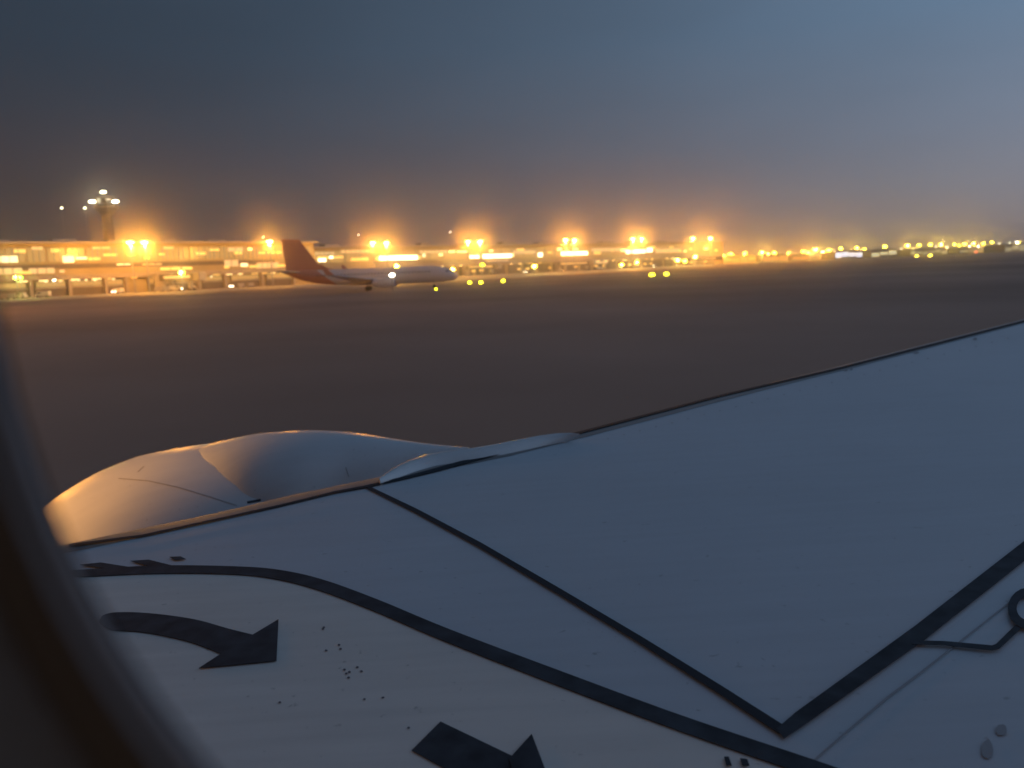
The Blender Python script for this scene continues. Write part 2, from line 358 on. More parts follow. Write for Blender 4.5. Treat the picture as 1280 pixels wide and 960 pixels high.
singles = [
 (20, 347, 280, 'yellow', .55, 'yellow lamp beside a green one at the far left of the terminal', 2500), (26, 347, 280, 'green', .45, 'small green lamp at the far left of the terminal', 1500),
 (227, 341, 262, 'yellow', .75, 'vivid yellow lamp in front of the service bays left of the red tail', 5000),
 (496, 333, 260, 'amber', .55, 'amber lamp just above the white fuselage', 4000), (490, 344, 168, 'white_lamp', .42, 'white lamp glaring in front of the white jet', 0),
 (566, 337, 300, 'amber', .6, 'amber lamp just off the nose of the white jet', 5000),
 (587, 353, 210, 'yellow', .34, 'left of three low yellow lights on the ground right of the white jet', 0), (601, 353, 212, 'yellow', .36, 'middle of three low yellow lights on the ground right of the white jet', 0),
 (629, 351, 222, 'yellow', .38, 'right of three low yellow lights on the ground right of the white jet', 0), (545, 362.5, 170, 'yellow', .17, 'faint lone yellow light low in front of the white jet', 0),
 (815, 345.5, 245, 'yellow', .62, 'larger left one of two bright yellow guard lights on the dark ground', 0), (833, 344.5, 250, 'yellow', .55, 'smaller right one of two bright yellow guard lights on the dark ground', 0),
 (603, 331, 420, 'yellow', .8, 'yellow lamp below the floodlights at the start of the second strip window', 0), (668, 333, 420, 'amber', .9, 'amber lamp low in front of the far terminal between two floodlight pairs', 6000),
 (777, 331, 520, 'amber', .9, 'amber lamp low under the second floodlight pair from the right', 6000), (796, 328, 520, 'amber', .8, 'dimmer amber lamp right of the one under the second floodlight pair from the right', 5000),
 (847, 325.5, 560, 'amber', 1.1, 'left amber lamp in the cluster before the rightmost floodlights', 9000), (856, 326.5, 560, 'amber', 1.0, 'middle amber lamp in the cluster before the rightmost floodlights', 0),
 (869, 321, 600, 'amber', 1.0, 'right amber lamp in the cluster before the rightmost floodlights', 9000),
 (1146, 322, 760, 'amber', .9, 'left one of two amber lamps below the far yellow row', 0), (1163, 320.5, 760, 'amber', 1.0, 'right one of two amber lamps below the far yellow row', 0),
 (1220, 315, 900, 'red_lamp', 1.0, 'small red lamp below the right end of the far row', 0), (1271, 303, 900, 'white_lamp', .8, 'pale lamp at the far right edge of the picture', 6000),
 (77, 260, 420, 'cool_lamp', .28, 'faint small lamp left of the control tower', 0), (106, 260, 420, 'cool_lamp', .3, 'faint small lamp close beside the control tower', 0),
 (329, 296.5, 420, 'white_lamp', .22, 'faint lamp above the lone floodlight mast', 0), (448, 293.5, 500, 'white_lamp', .2, 'tiny faint lamp above left of the pair over the fuselage', 0),
 (563, 290.5, 520, 'white_lamp', .2, 'tiny faint lamp above left of the pair over the jet nose', 0)]
for px, py, d, m, r, lab, e in singles:
    lamp_post(px, py, d, m, r, lab, None, e, (1, .7, .2) if m != 'green' else (.3, 1, .1))

for i, px in enumerate((1012, 1028, 1043, 1060, 1087, 1098, 1115, 1127, 1141, 1156, 1170, 1184, 1199, 1212, 1223, 1235, 1249, 1262, 1275)):
    py = 316 - (px - 1012) * .046 + random.uniform(-1.2, 1.6)
    lamp_post(px, py, 1000 + random.uniform(-60, 160), 'pale_lamp' if i % 3 else 'amber', random.uniform(.55, .9), '%s small pale lamp from the left, lower and fainter, among the far yellow row' % ORD[i], 'pale lamps among the far yellow row')

# ------------------------------------------------------------------ far right buildings
def hangar(px0, px1, depth, ztop, m, lab, strength=None, wallm='dark_facade'):
    a, b = at(px0, depth), at(px1, depth); w = b.x - a.x
    t = thing('hangar', lab, 'hangar', a)
    MB().box((0, 0, 0), (w, 40, ztop)).build('wall', M[wallm], t)
    n = 9; MB().loft([[(w * k / n, y, ztop + math.sin(math.pi * k / n) * ztop * .22) for k in range(n + 1)] for y in (-1, 41)], cap=True, closed=False).build('roof', M['roof'], t)
    k = max(1, int(w / 7)); ww = w / k
    for i in range(k):
        MB().box((i * ww + .5, -.4, ztop * random.uniform(.1, .35)), ((i + 1) * ww - .5, -.05, ztop * random.uniform(.6, .92))).build('lit_doorway', m, t)
lit1 = mat('cool lit doorway', (.8, .8, .8), .5, emit=(.80, .85, 1.0), es=1.5)
lit2 = mat('warm lit doorway', (.8, .8, .7), .5, emit=(.95, .85, .45), es=.8)
lit3 = mat('greenish lit doorway', (.6, .6, .5), .5, emit=(.75, .72, .42), es=.28)
lit4 = mat('orange lit doorway', (.6, .4, .2), .5, emit=(1, .5, .15), es=.35)
hangar(1044, 1078, 860, 7.5, lit1, 'low hangar with bluish white lit doors under the far yellow lamps')
hangar(1089, 1121, 880, 8.0, lit2, 'low hangar with cream lit doors, right of the bluish one')
hangar(1138, 1184, 930, 7.5, lit3, 'long dim hangar with greenish doors above two amber lamps')
hangar(1199, 1211, 940, 6.5, lit3, 'small dim building with greenish door near the right end')
hangar(1256, 1300, 900, 8.5, lit3, 'dark building with a dim greenish door at the right edge of the picture')
hangar(905, 945, 760, 7, lit4, 'orange lit cargo shed right of the last floodlights', wallm='facade')
hangar(953, 985, 800, 6.5, lit4, 'second orange lit cargo shed further right', wallm='facade')
hangar(990, 1012, 830, 6, lit4, 'smallest orange lit shed next to the dark gap', wallm='facade')
for i, px in enumerate((905, 930, 960, 985, 1010, 1030)):
    l = bpy.data.lights.new('shed_light', 'POINT'); l.energy = 16000; l.color = SOD; l.shadow_soft_size = .6
    t = thing('wall_lamp_mast', '%s short orange lamp mast from the left in front of the cargo sheds' % ORD[i], 'lamp', at(px, 742), 0, 'short masts by the cargo sheds')
    MB().tube((0, 0, 0), (0, 0, 7.4), .12, n=6).build('pole', M['steel'], t)
    h = MB().ball((0, 0, 7.6), .35, sc=(1.5, 1, .6)).build('lamp_head', M['sodium'], t, smooth=True)
    o = bpy.data.objects.new('shed_light', l); COL.objects.link(o); o.parent = h; o.location = (0, -1, 7.2)

# ------------------------------------------------------------------ service vehicles
def vehicle_proto(kind):
    t = thing('service_van' if kind == 'van' else 'baggage_tug', '', 'van' if kind == 'van' else 'baggage tug', (0, 0, 0))
    if kind == 'van':
        prof = [(-2.6, .45), (2.5, .45), (2.62, 1.05), (2.0, 1.25), (1.45, 2.1), (-2.5, 2.2), (-2.62, 1.9)]
    else:
        prof = [(-1.6, .35), (1.6, .35), (1.6, 1.15), (.5, 1.2), (.3, 1.95), (-.9, 1.95), (-1.0, 1.1), (-1.6, 1.0)]
    MB().loft([[(x, y, z) for x, z in prof] for y in (-.95, .95)]).build('body', M['van_white'], t, bevel=.08)
    k = 1 if kind == 'van' else .55
    MB().box((.4 * k, -.97, 1.3), (1.45 * k, .97, 1.85)).build('window', M['vehicle_glass'], t)
    for sx in (-1, 1):
        for sy in (-1, 1):
            MB().tube((sx * 1.65 * (1 if kind == 'van' else .62), sy * .75, .36), (sx * 1.65 * (1 if kind == 'van' else .62), sy * 1.0, .36), .36, n=14).build('wheel', M['wheel'], t)
    for sy in (-1, 1): MB().ball((2.55 if kind == 'van' else 1.6, sy * .65, .85), .16).build('headlight', M['white_lamp'], t)
    return t
pv, pt = vehicle_proto('van'), vehicle_proto('tug')
used = set()
for px, off, kind, an, lab in ((52, 14, 'van', 180, 'white service van in the left service bays below the beige panel'), (146, 16, 'van', -100, 'white van facing the camera with headlights on, left of the twin masts'),
                               (218, 12, 'van', 10, 'pale van parked under the vivid yellow lamp'), (287, 12, 'tug', -60, 'small baggage tug close to the red tail'),
                               (26, 18, 'tug', 170, 'baggage tug at the left edge below the green lamp'), (240, 20, 'tug', 200, 'baggage tug right of the pale van'),
                               (655, 30, 'van', -70, 'white van before the far terminal right of the three low yellow lights'), (750, 28, 'van', 20, 'van under the strip windows between the middle and right floodlights'),
                               (700, 26, 'tug', 10, 'baggage tug under the fifth floodlight pair'), (818, 26, 'van', -100, 'van with headlights on above the two yellow guard lights')):
    A = px < 345; p, d, r = (pA, dA, rA) if A else (pB, dB, rB)
    q = p + d * along(px, p, d) ; q = q * (1 - off / q.y)
    src = pv if kind == 'van' else pt
    o = copy_tree(src) if src in used else src
    used.add(src); o.location = (q.x, q.y, .004); o.rotation_euler.z = math.radians(an); o['label'] = lab; o['group'] = 'ground vehicles in front of the terminals'
# trailers of containers
def container_cart(px, d, rz, lab):
    t = thing('baggage_cart', lab, 'baggage cart', at(px, d), math.radians(rz), 'baggage carts')
    MB().box((-1.4, -.8, .45), (1.4, .8, .6)).build('deck', M['steel'], t)
    MB().loft([[(x, y, z) for x, z in ((-1.2, .6), (1.2, .6), (1.4, 1.1), (1.4, 2.1), (-1.2, 2.1))] for y in (-.75, .75)]).build('container', M['steel'], t)
    for sx in (-1, 1):
        for sy in (-1, 1): MB().tube((sx, sy * .6, .25), (sx, sy * .78, .25), .25, n=10).build('wheel', M['wheel'], t)
for i, (px, d) in enumerate(((4, 276), (12, 277), (196, 318), (206, 320), (300, 345), (312, 347))):
    container_cart(px, d, 15 + 7 * i, ['baggage cart cut by the left edge of the picture', 'baggage cart second from the left edge of the picture', 'left baggage cart under the jet bridge by the twin masts',
                   'right baggage cart under the jet bridge by the twin masts', 'left baggage cart just left of the red tail', 'right baggage cart just left of the red tail'][i])

# ------------------------------------------------------------------ parked airliner with the red tail
def ring_x(x, cy, cz, ry, rz, n=20): return [(x, cy + math.cos(2 * math.pi * k / n) * ry, cz + math.sin(2 * math.pi * k / n) * rz) for k in range(n)]
J = thing('parked_airliner', 'white parked airliner with a brick red tail fin, seen side on before the terminals', 'airliner', at(466, 190), math.radians(4))
prof = [(-14, 3.8, 1.6), (-12, 3.6, 1.75), (-8, 3.35, 1.88), (-5, 3.3, 1.9), (8, 3.3, 1.9), (13.5, 3.3, 1.9), (16.5, 3.15, 1.7), (18.5, 2.95, 1.25), (19.6, 2.8, .7), (20.0, 2.75, .12)]
def sheared(x, z, r, q):                      # the red paint ends on a slant, so these rings lean
    return [(px + (z - pz) * q, py, pz) for px, py, pz in ring_x(x, 0, z, r, r * 1.03)]
JP = [(-20.5, 5.0, .25, 0), (-19.5, 4.85, .55, 0), (-17, 4.3, 1.15, .1), (-14, 3.8, 1.6, .5), (-10.5, 3.45, 1.82, 1.3), (-4, 3.3, 1.9, .9), (0, 3.3, 1.9, 0)]
MB().loft([sheared(*q) for q in JP[:5]]).build('tail_cone', M['jet_red'], J, smooth=True)
MB().loft([sheared(*q) for q in JP[4:]] + [ring_x(x, 0, z, r, r * 1.03) for x, z, r in prof[4:]]).build('fuselage', M['jet_white'], J, smooth=True)
fin = lambda y, k: [(-19.9, y, 5.0), (-8.5, y * .4, 5.1), (-12.3, y * .8, 6.4), (-16.4, y * .5, 12.4), (-20.4, y * .5, 12.6)]
MB().loft([fin(-.22, 1), fin(.22, 1)]).build('tail_fin', M['jet_red'], J)
for s in (-1, 1):
    MB().loft([[(-19.8, 0, 4.7), (-16.2, 0, 4.75), (-16.2, 0, 4.95), (-19.8, 0, 4.85)], [(-21, s * 6.8, 5.4), (-19.5, s * 6.8, 5.4), (-19.5, s * 6.8, 5.5), (-21, s * 6.8, 5.5)]]).build('tailplane', M['jet_white'], J)
    MB().loft([[(-4.5, s * 1.6, 2.1), (3.6, s * 1.6, 2.2), (3.6, s * 1.6, 2.75), (-4.5, s * 1.6, 2.4)], [(-5.2, s * 6.5, 2.75), (-.6, s * 6.5, 2.8), (-.6, s * 6.5, 3.15), (-5.2, s * 6.5, 2.95)],
               [(-8.2, s * 16.5, 3.9), (-6.6, s * 16.5, 3.9), (-6.6, s * 16.5, 4.05), (-8.2, s * 16.5, 4.0)]]).build('wing', M['jet_white'], J)
    MB().loft([[(-8.3, s * 16.4, 3.95), (-6.6, s * 16.4, 3.95), (-6.6, s * 16.6, 3.95), (-8.3, s * 16.6, 3.95)], [(-9.6, s * 17.1, 6.3), (-8.9, s * 17.1, 6.3), (-8.9, s * 17.2, 6.3), (-9.6, s * 17.2, 6.3)]]).build('winglet', M['jet_red'], J)
    e = MB().loft([ring_x(x, s * 4.9, 1.75, r, r) for x, r in ((5.4, .85), (5.2, 1.02), (4.2, 1.12), (2.2, 1.08), (.6, .8), (.2, .5))], cap=False).build('engine', M['jet_white'], J, smooth=True)
    MB().loft([ring_x(x, s * 4.9, 1.75, r, r) for x, r in ((5.35, .84), (4.6, .78), (4.6, .1))], cap=False).build('intake', M['dark'], e, smooth=True)
    MB().tube((-1.2, s * 2.6, .55), (-1.2, s * 2.9, 2.2), .14).build('gear_leg', M['steel'], J)
    for q in (0, .5): MB().tube((-1.2, s * (2.5 + q), .55), (-1.2, s * (2.75 + q), .55), .55, n=16).build('wheel', M['wheel'], J)
MB().tube((14.2, 0, .4), (14.2, 0, 2), .1).build('gear_leg', M['steel'], J)
for s in (-1, 1): MB().tube((14.2, s * .1, .38), (14.2, s * .32, .38), .38, n=14).build('wheel', M['wheel'], J)
for k in range(34):
    x = -12.5 + k * .78
    MB().box((x - .13, -1.96, 3.75), (x + .13, -1.78, 4.1)).build('window', M['vehicle_glass'], J)
MB().loft([[(17.2, -1.42, 3.7), (18.5, -.95, 3.55), (18.2, -.95, 4.0), (17.2, -1.3, 4.1)], [(17.2, -1.0, 3.7), (18.5, -.6, 3.55), (18.2, -.6, 4.0), (17.2, -.9, 4.1)]]).build('cockpit_window', M['vehicle_glass'], J)

# ================================================================== our own aircraft
LAT = Vector((math.cos(math.radians(70)), math.sin(math.radians(70)), 0))     # out of the window
FWD = Vector((-LAT.y, LAT.x, 0))                                             # towards the nose
UPZ = Vector((0, 0, 1))
def ac(f, l, z): return EYE + FWD * f + LAT * l + UPZ * z

# ---- paints
def wing_paint(name, col, rough, streak=.05):
    m = mat(name, col, rough, spec=.35)
    n = m.node_tree.nodes; l = m.node_tree.links; p = n['Principled BSDF']
    t = n.new('ShaderNodeTexCoord')
    a = n.new('ShaderNodeTexNoise'); a.inputs['Scale'].default_value = 1.1; a.inputs['Detail'].default_value = 5; l.new(t.outputs['Object'], a.inputs['Vector'])
    mpn = n.new('ShaderNodeMapping'); mpn.inputs['Rotation'].default_value = (0, 0, math.radians(20)); mpn.inputs['Scale'].default_value = (.8, 9, 1); l.new(t.outputs['Object'], mpn.inputs[0])
    b = n.new('ShaderNodeTexNoise'); b.inputs['Scale'].default_value = 2.5; b.inputs['Detail'].default_value = 6; l.new(mpn.outputs[0], b.inputs['Vector'])
    c = n.new('ShaderNodeTexNoise'); c.inputs['Scale'].default_value = 38; c.inputs['Detail'].default_value = 3; l.new(t.outputs['Object'], c.inputs['Vector'])
    cm = n.new('ShaderNodeMapRange'); l.new(c.outputs[0], cm.inputs[0]); cm.inputs[1].default_value = .68; cm.inputs[2].default_value = .76; cm.inputs[3].default_value = 1; cm.inputs[4].default_value = .72
    ad = n.new('ShaderNodeMath'); ad.operation = 'ADD'; l.new(a.outputs[0], ad.inputs[0]); l.new(b.outputs[0], ad.inputs[1])
    r = n.new('ShaderNodeMapRange'); l.new(ad.outputs[0], r.inputs[0]); r.inputs[1].default_value = .7; r.inputs[2].default_value = 1.3; r.inputs[3].default_value = 1 - streak; r.inputs[4].default_value = 1 + streak
    mu = n.new('ShaderNodeMath'); mu.operation = 'MULTIPLY'; l.new(r.outputs[0], mu.inputs[0]); l.new(cm.outputs[0], mu.inputs[1])
    v = n.new('ShaderNodeVectorMath'); v.operation = 'SCALE'; v.inputs[0].default_value = col; l.new(mu.outputs[0], v.inputs['Scale']); l.new(v.outputs[0], p.inputs['Base Color'])
    rr = n.new('ShaderNodeMapRange'); l.new(b.outputs[0], rr.inputs[0]); rr.inputs[3].default_value = rough - .06; rr.inputs[4].default_value = rough + .1; l.new(rr.outputs[0], p.inputs['Roughness'])
    return m
M['wing'] = wing_paint('wing grey paint', (.50, .54, .58), .48)
M['walkway'] = wing_paint('walkway grey paint', (.70, .67, .62), .6, .07)
M['nacelle'] = wing_paint('nacelle paint', (.60, .59, .60), .3, .04)
M['bare'] = mat('polished leading edge', (.24, .23, .23), .5, .3, noise=.1, nscale=6)
M['black'] = mat('black marking paint', (.042, .052, .064), .8, spec=.2, noise=.35, nscale=14)
M['sealant'] = mat('dark sealant', (.03, .036, .045), .8, spec=.2)
M['chip'] = mat('bare chip', (.12, .125, .14), .8)
M['grime'] = mat('grime', (.30, .31, .33), .7)

own = thing('own_aircraft', 'grey aircraft wing with black walkway lines and a white engine, filling the lower half', 'airliner', ac(0, 0, -3.996))

# ---- wing: plane with a little dihedral, rounded leading edge
WN = (UPZ - LAT * math.tan(math.radians(3.0))).normalized()
WP = EYE - UPZ * 1.20
def on_wing_plane(px, py):
    d = ray(px, py); t = (WP - EYE).dot(WN) / d.dot(WN); return EYE + d * t
LEpx = [(81, 676), (178, 656), (281, 635), (384, 610), (470, 594), (540, 577), (600, 566), (672, 549), (740, 532), (900, 491), (1050, 455), (1160, 427), (1280, 397)]
LE = []
for p in LEpx:
    w = on_wing_plane(*p) - EYE; LE.append((w.dot(LAT), w.dot(FWD)))
(l0, f0), (l1, f1) = LE[0], LE[2]; k = (f1 - f0) / (l1 - l0); LE.insert(0, (.3, f0 + k * (.3 - l0)))
(l0, f0), (l1, f1) = LE[-3], LE[-1]; k = (f1 - f0) / (l1 - l0); LE.append((l1 + 4, f1 + k * 4))
def le_f(l):
    for (a, fa), (b, fb) in zip(LE, LE[1:]):
        if l <= b: return fa + (fb - fa) * (l - a) / (b - a)
    return LE[-1][1]
NOSE = .10; OUT = .13                          # nose depth and how far it reaches beyond the seen edge
tl = (LE[-1][1] - LE[3][1]) / (LE[-1][0] - LE[3][0])
ldir = (LAT + FWD * tl).normalized(); cdir = (FWD - FWD.dot(ldir) * ldir).normalized()     # perpendicular to the leading edge
def wing_pt(l, d, h):                          # d metres behind the nose, h above the plane
    f = le_f(l); base = EYE + LAT * l + FWD * f
    z = WP.z + (l * math.tan(math.radians(3.0)))
    return Vector((base.x, base.y, z + h)) + cdir * (OUT - d)
prof = []
for k in range(9):                              # lower surface coming up to the nose
    a = math.pi / 2 * k / 8; prof.append((.30 * (1 - math.sin(a)), -NOSE - .12 * math.cos(a)))
for k in range(1, 9):
    a = math.pi / 2 * k / 8; prof.append((.32 * (1 - math.cos(a)), -NOSE + NOSE * math.sin(a)))
prof += [(d, -.004 * max(0, d - .6) ** 2) for d in (.5, .7, 1, 1.5, 2, 2.6, 3.3, 4.2, 5.2, 6.2)]
lats = sorted([.3 + .18 * i for i in range(20)] + [4.0 + .45 * i for i in range(30)])
rings = [[wing_pt(l, d, h) for d, h in prof] for l in lats]
mb = MB(); mb.loft(rings, cap=False, closed=False)
nP = len(prof)
# underside and tip close the wing
for j in range(len(lats) - 1):
    mb.f.append((j * nP, (j + 1) * nP, (j + 2) * nP - 1, (j + 1) * nP - 1))
mb.f.append(tuple((len(lats) - 1) * nP + k for k in range(nP))); mb.f.append(tuple(nP - 1 - k for k in range(nP)))
bv = BVHTree.FromPolygons([tuple(v) for v in mb.v], mb.f)
CO = own.location
def own_build(mb, name, m, parent=own, **kw):
    for v in mb.v: v -= CO
    return mb.build(name, m, parent, **kw)
wing = own_build(mb, 'wing', M['wing'], smooth=True)

lead = MB().loft([[wing_pt(l, d - .002, h + .002) for d, h in prof[:17]] for l in lats], cap=False, closed=False)
own_build(lead, 'leading_edge', M['bare'], wing, smooth=True)
def hit(px, py, lift=.003):
    d = ray(px, py); loc, nrm, i, dist = bv.ray_cast(EYE, d)
    if loc is None:
        d = ray(px, py + 6); loc, nrm, i, dist = bv.ray_cast(EYE, d)
    if loc is None: return on_wing_plane(px, py)
    if nrm.z < 0: nrm = -nrm
    return loc + nrm * lift
def dens(pts, step=16):
    out = [pts[0]]
    for a, b in zip(pts, pts[1:]):
        n = max(1, int(math.hypot(b[0] - a[0], b[1] - a[1]) / step))
        for k in range(1, n + 1): out.append((a[0] + (b[0] - a[0]) * k / n, a[1] + (b[1] - a[1]) * k / n))
    return out
def smooth_curve(pts, n=6):
    P = [pts[0]] + list(pts) + [pts[-1]]; out = []
    for i in range(1, len(P) - 2):
        for k in range(n):
            t = k / n; r = []
            for c in range(len(P[0])):
                p0, p1, p2, p3 = P[i - 1][c], P[i][c], P[i + 1][c], P[i + 2][c]
                r.append(.5 * (2 * p1 + (p2 - p0) * t + (2 * p0 - 5 * p1 + 4 * p2 - p3) * t * t + (3 * p1 - p0 - 3 * p2 + p3) * t ** 3))
            out.append(tuple(r))
    out.append(tuple(P[-2])); return out
def strip(pts, name, m, lift=.003, curve=False, label=None, parent=None):
    """a painted line on the wing: (px, py, width in px)"""
    if curve: pts = smooth_curve(pts)
    full = [pts[0]]
    for a, b in zip(pts, pts[1:]):
        n = max(1, int(math.hypot(b[0] - a[0], b[1] - a[1]) / 14))
        for k in range(1, n + 1): full.append(tuple(a[c] + (b[c] - a[c]) * k / n for c in range(3)))
    A = []; B = []
    for i, (x, y, w) in enumerate(full):
        a = full[max(0, i - 1)]; b = full[min(len(full) - 1, i + 1)]
        dx, dy = b[0] - a[0], b[1] - a[1]; q = math.hypot(dx, dy) or 1
        nx, ny = -dy / q * w / 2, dx / q * w / 2
        A.append(hit(x + nx, y + ny, lift)); B.append(hit(x - nx, y - ny, lift))
    mb = MB(); mb.loft([[a, b] for a, b in zip(A, B)], cap=False, closed=False)
    o = own_build(mb, name, m, wing, solid=.0015)
    if label: o['label'] = label
    return o
def patch(poly, name, m, lift=.003, label=None, fan=None):
    """a flat painted shape as a strip between an upper and a lower edge, or one polygon"""
    mb = MB(); mb.poly([hit(x, y, lift) for x, y in poly]); o = own_build(mb, name, m, wing, solid=.0015)
    if label: o['label'] = label
    return o

# lighter walkway area inboard of the curved line
top = smooth_curve([(-60, 735), (60, 722), (115, 717), (200, 712), (290, 713), (345, 718), (400, 731), (470, 757), (560, 795), (700, 850), (850, 905), (1010, 962), (1100, 994)], 5)
rows = []
for x, y in top:
    rows.append([hit(x + (640 - x) * .0, y + (1500 - y) * k / 7, .003) for k in range(8)])
own_build(MB().loft(rows, cap=False, closed=False), 'walkway_panel', M['walkway'], wing)

strip([(-40, 730, 8), (60, 722, 9), (115, 718, 9), (200, 714, 10), (290, 715, 10), (345, 720, 12), (400, 733, 14), (470, 759, 15), (560, 797, 16), (700, 851, 18), (850, 907, 19), (1010, 962, 21), (1100, 994, 22)], 'walkway_line', M['black'], .006, True, 'long curved black walkway line')
strip([(459, 610, 3.5), (520, 640, 5), (600, 683, 6), (700, 742, 7), (800, 802, 8), (900, 865, 10), (978, 916, 12)], 'panel_seam', M['sealant'], .006, False, 'thin black seam running down to the corner')
strip([(975, 921, 15), (1000, 902, 19), (1150, 794, 21), (1320, 660, 19)], 'black_band', M['black'], .007, False, 'broad black band rising to the right edge')
strip([(1140, 807, 4.5), (1180, 808, 5), (1240, 814, 6), (1247, 812, 7), (1272, 788, 8), (1280, 780, 8)], 'access_line', M['black'], .0085)
ringp = [(1287 + 22 * math.cos(a), 765 + 21 * math.sin(a), 11) for a in [math.pi * 2 * k / 22 for k in range(23)]]
strip(ringp, 'access_ring', M['black'], .010)
strip([(1000, 968, 2), (1060, 915, 2), (1110, 873, 2.5), (1150, 843, 2), (1230, 780, 1.5), (1330, 700, 1.5)], 'faint_seam', M['grime'], .003)
strip([(86, 684, 3), (178, 671.5, 2.2), (281, 649, 2), (349, 634, 2), (418, 617, 2.2), (459, 609.5, 2.6), (509, 598, 3), (548, 588, 4.2), (598, 574, 4.5), (672, 555.5, 3), (740, 538, 2.6), (900, 496, 2.2), (1050, 461, 2), (1160, 433, 2), (1300, 397, 2)], 'slat_seam', M['sealant'], .0065)
# slanted hatch marks by the root
for q in (((100, 708), (136, 713), (170, 712), (126, 705)), ((163, 703), (196, 712.5), (224, 711), (186, 701.5)), ((212, 698), (219, 702), (233, 701), (226, 697.5))):
    patch(q, 'hatch_mark', M['black'], .007)
patch([(905, 950), (911, 950), (915, 961), (908, 961)], 'hatch_mark', M['black'], .007); patch([(925, 952), (934, 953), (937, 961), (928, 961)], 'hatch_mark', M['black'], .007)

# escape arrows
sh_t = smooth_curve([(128, 772), (142, 768), (175, 768), (215, 772), (250, 778), (285, 788), (317, 796)], 4)
sh_b = smooth_curve([(124, 780), (138, 789), (175, 792), (205, 797), (235, 804), (258, 812), (277, 820)], 4)
rows = [[hit(a[0] + (b[0] - a[0]) * k / 3, a[1] + (b[1] - a[1]) * k / 3, .007) for k in range(4)] for a, b in zip(sh_t, sh_b)]
ar = own_build(MB().loft(rows, cap=False, closed=False), 'escape_arrow', M['black'], wing, solid=.0015); ar['label'] = 'curved black arrow pointing right'
patch([(317, 796), (348.5, 777), (346, 829), (249, 838.5), (277, 820)], 'arrow_head', M['black'], .007)
ar2 = patch([(551, 905), (515, 941), (640, 1010), (700, 975), (640, 948)], 'escape_arrow', M['black'], .007, 'straight black arrow cut by the bottom edge')
patch([(637, 953), (665, 922), (685, 975), (660, 1040)], 'arrow_head', M['black'], .0085)

# rivets, chips and smudges
def blot(px, py, rx, ry, name, m, lift=.004):
    mb = MB(); mb.poly([hit(px + rx * math.cos(a) * random.uniform(.8, 1.15), py + ry * math.sin(a) * random.uniform(.8, 1.15), lift) for a in [2 * math.pi * k / 9 for k in range(9)]])
    return own_build(mb, name, m, wing)
for px, py in ((405, 786), (408, 815), (424, 808), (426, 813), (431, 839), (433, 844), (436, 849), (447, 836), (452, 841), (456, 876), (479, 874), (437, 842), (511, 912), (404, 788), (350, 880)):
    blot(px, py, 1.8, 1.3, 'paint_chip', M['chip'], .005)
for px, py, r in ((1057, 463, 3), (1145, 441, 4), (1219, 424, 3), (1064, 462, 2)): blot(px, py, r, 1.6, 'fastener', M['grime'])
for px, py, a, b in ((1234, 938, 9, 12), (1252, 914, 8, 7)): blot(px, py, a, b, 'scuff', M['grime'], .0035)
for i in range(26):                           # fastener row behind the slat
    px = 760 + i * 20; py = 548 - (px - 740) * .2515 + 6; blot(px, py, .9, .6, 'fastener', M['grime'], .003)

# ---- engine: nacelle and pylon
P0 = Vector((-1.57, 5.6, 0)) + Vector((0, 0, 0))
def axis_depth(px):
    u = (px - 640) / F; t = (u * P0.y - P0.x) / (FWD.x - u * FWD.y); return t
def sil(px, py):                              # (t, z) of a silhouette point in the vertical plane through the engine axis
    t = axis_depth(px); q = P0 + FWD * t; d = ray(px, py); s = q.y / d.y; return t, EYE.z + d.z * s
def section(t, z_top, ry, rz, off=0, n=40, e=2):
    c = P0 + FWD * t + LAT * off; out = []
    for k in range(n):
        a = 2 * math.pi * k / n; ca, sa = math.cos(a), math.sin(a)
        out.append(Vector((c.x, c.y, z_top - rz)) + LAT * (ry * math.copysign(abs(ca) ** (2 / e), ca)) + UPZ * (rz * math.copysign(abs(sa) ** (2 / e), sa)))
    return out
nac = []
for px, py, r in smooth_curve(((20, 690, .80), (30, 668, .88), (45, 646, .93), (65, 625, .97), (100, 597, 1.01), (150, 574, 1.05), (200, 563, 1.07), (245, 558, 1.08), (300, 561, 1.08), (380, 572, 1.06), (450, 592, 1.0), (520, 612, .9)), 4):
    t, z = sil(px, py); nac.append(section(t, z, r, r))
nmb = MB().loft(nac, cap=False); NV = [v.copy() for v in nmb.v]; NF = list(nmb.f)
nc = own_build(nmb, 'engine_nacelle', M['nacelle'], own, smooth=True)
t, z = sil(20, 690)
own_build(MB().loft([section(t, z, .80, .80), section(t + .03, z - .02, .77, .77), section(t, z - .06, .73, .73), section(t - .5, z - .06, .73, .73)], cap=False), 'inlet_lip', M['bare'], nc, smooth=True)
own_build(MB().loft([section(t - .5, z - .06, .73, .73), section(t - .45, z - .5, .25, .25), section(t - .3, z - .7, .02, .02)], cap=False), 'fan', M['dark'], nc, smooth=True)
pyl = []
for px, py, ry, rz in smooth_curve(((209, 579, .02, .02), (216, 571, .13, .13), (235, 562, .24, .22), (262, 553, .34, .30), (300, 545, .44, .39), (330, 542, .51, .42), (362, 540.5, .57, .45), (410, 542.5, .56, .45), (450, 546, .42, .42), (490, 551.5, .35, .38), (530, 556, .26, .34), (580, 560, .16, .28)), 4):
    t, z = sil(px, py); pyl.append(section(t, z, ry, rz))
pmb = MB().loft(pyl); k0 = len(NV); NV += [v.copy() for v in pmb.v]; NF += [tuple(k0 + q for q in f) for f in pmb.f]
py_ = own_build(pmb, 'pylon', M['nacelle'], own, smooth=True)
M['faint_line'] = mat('faint joint', (.33, .30, .29), .6)
nbv = BVHTree.FromPolygons([tuple(v) for v in NV], NF)
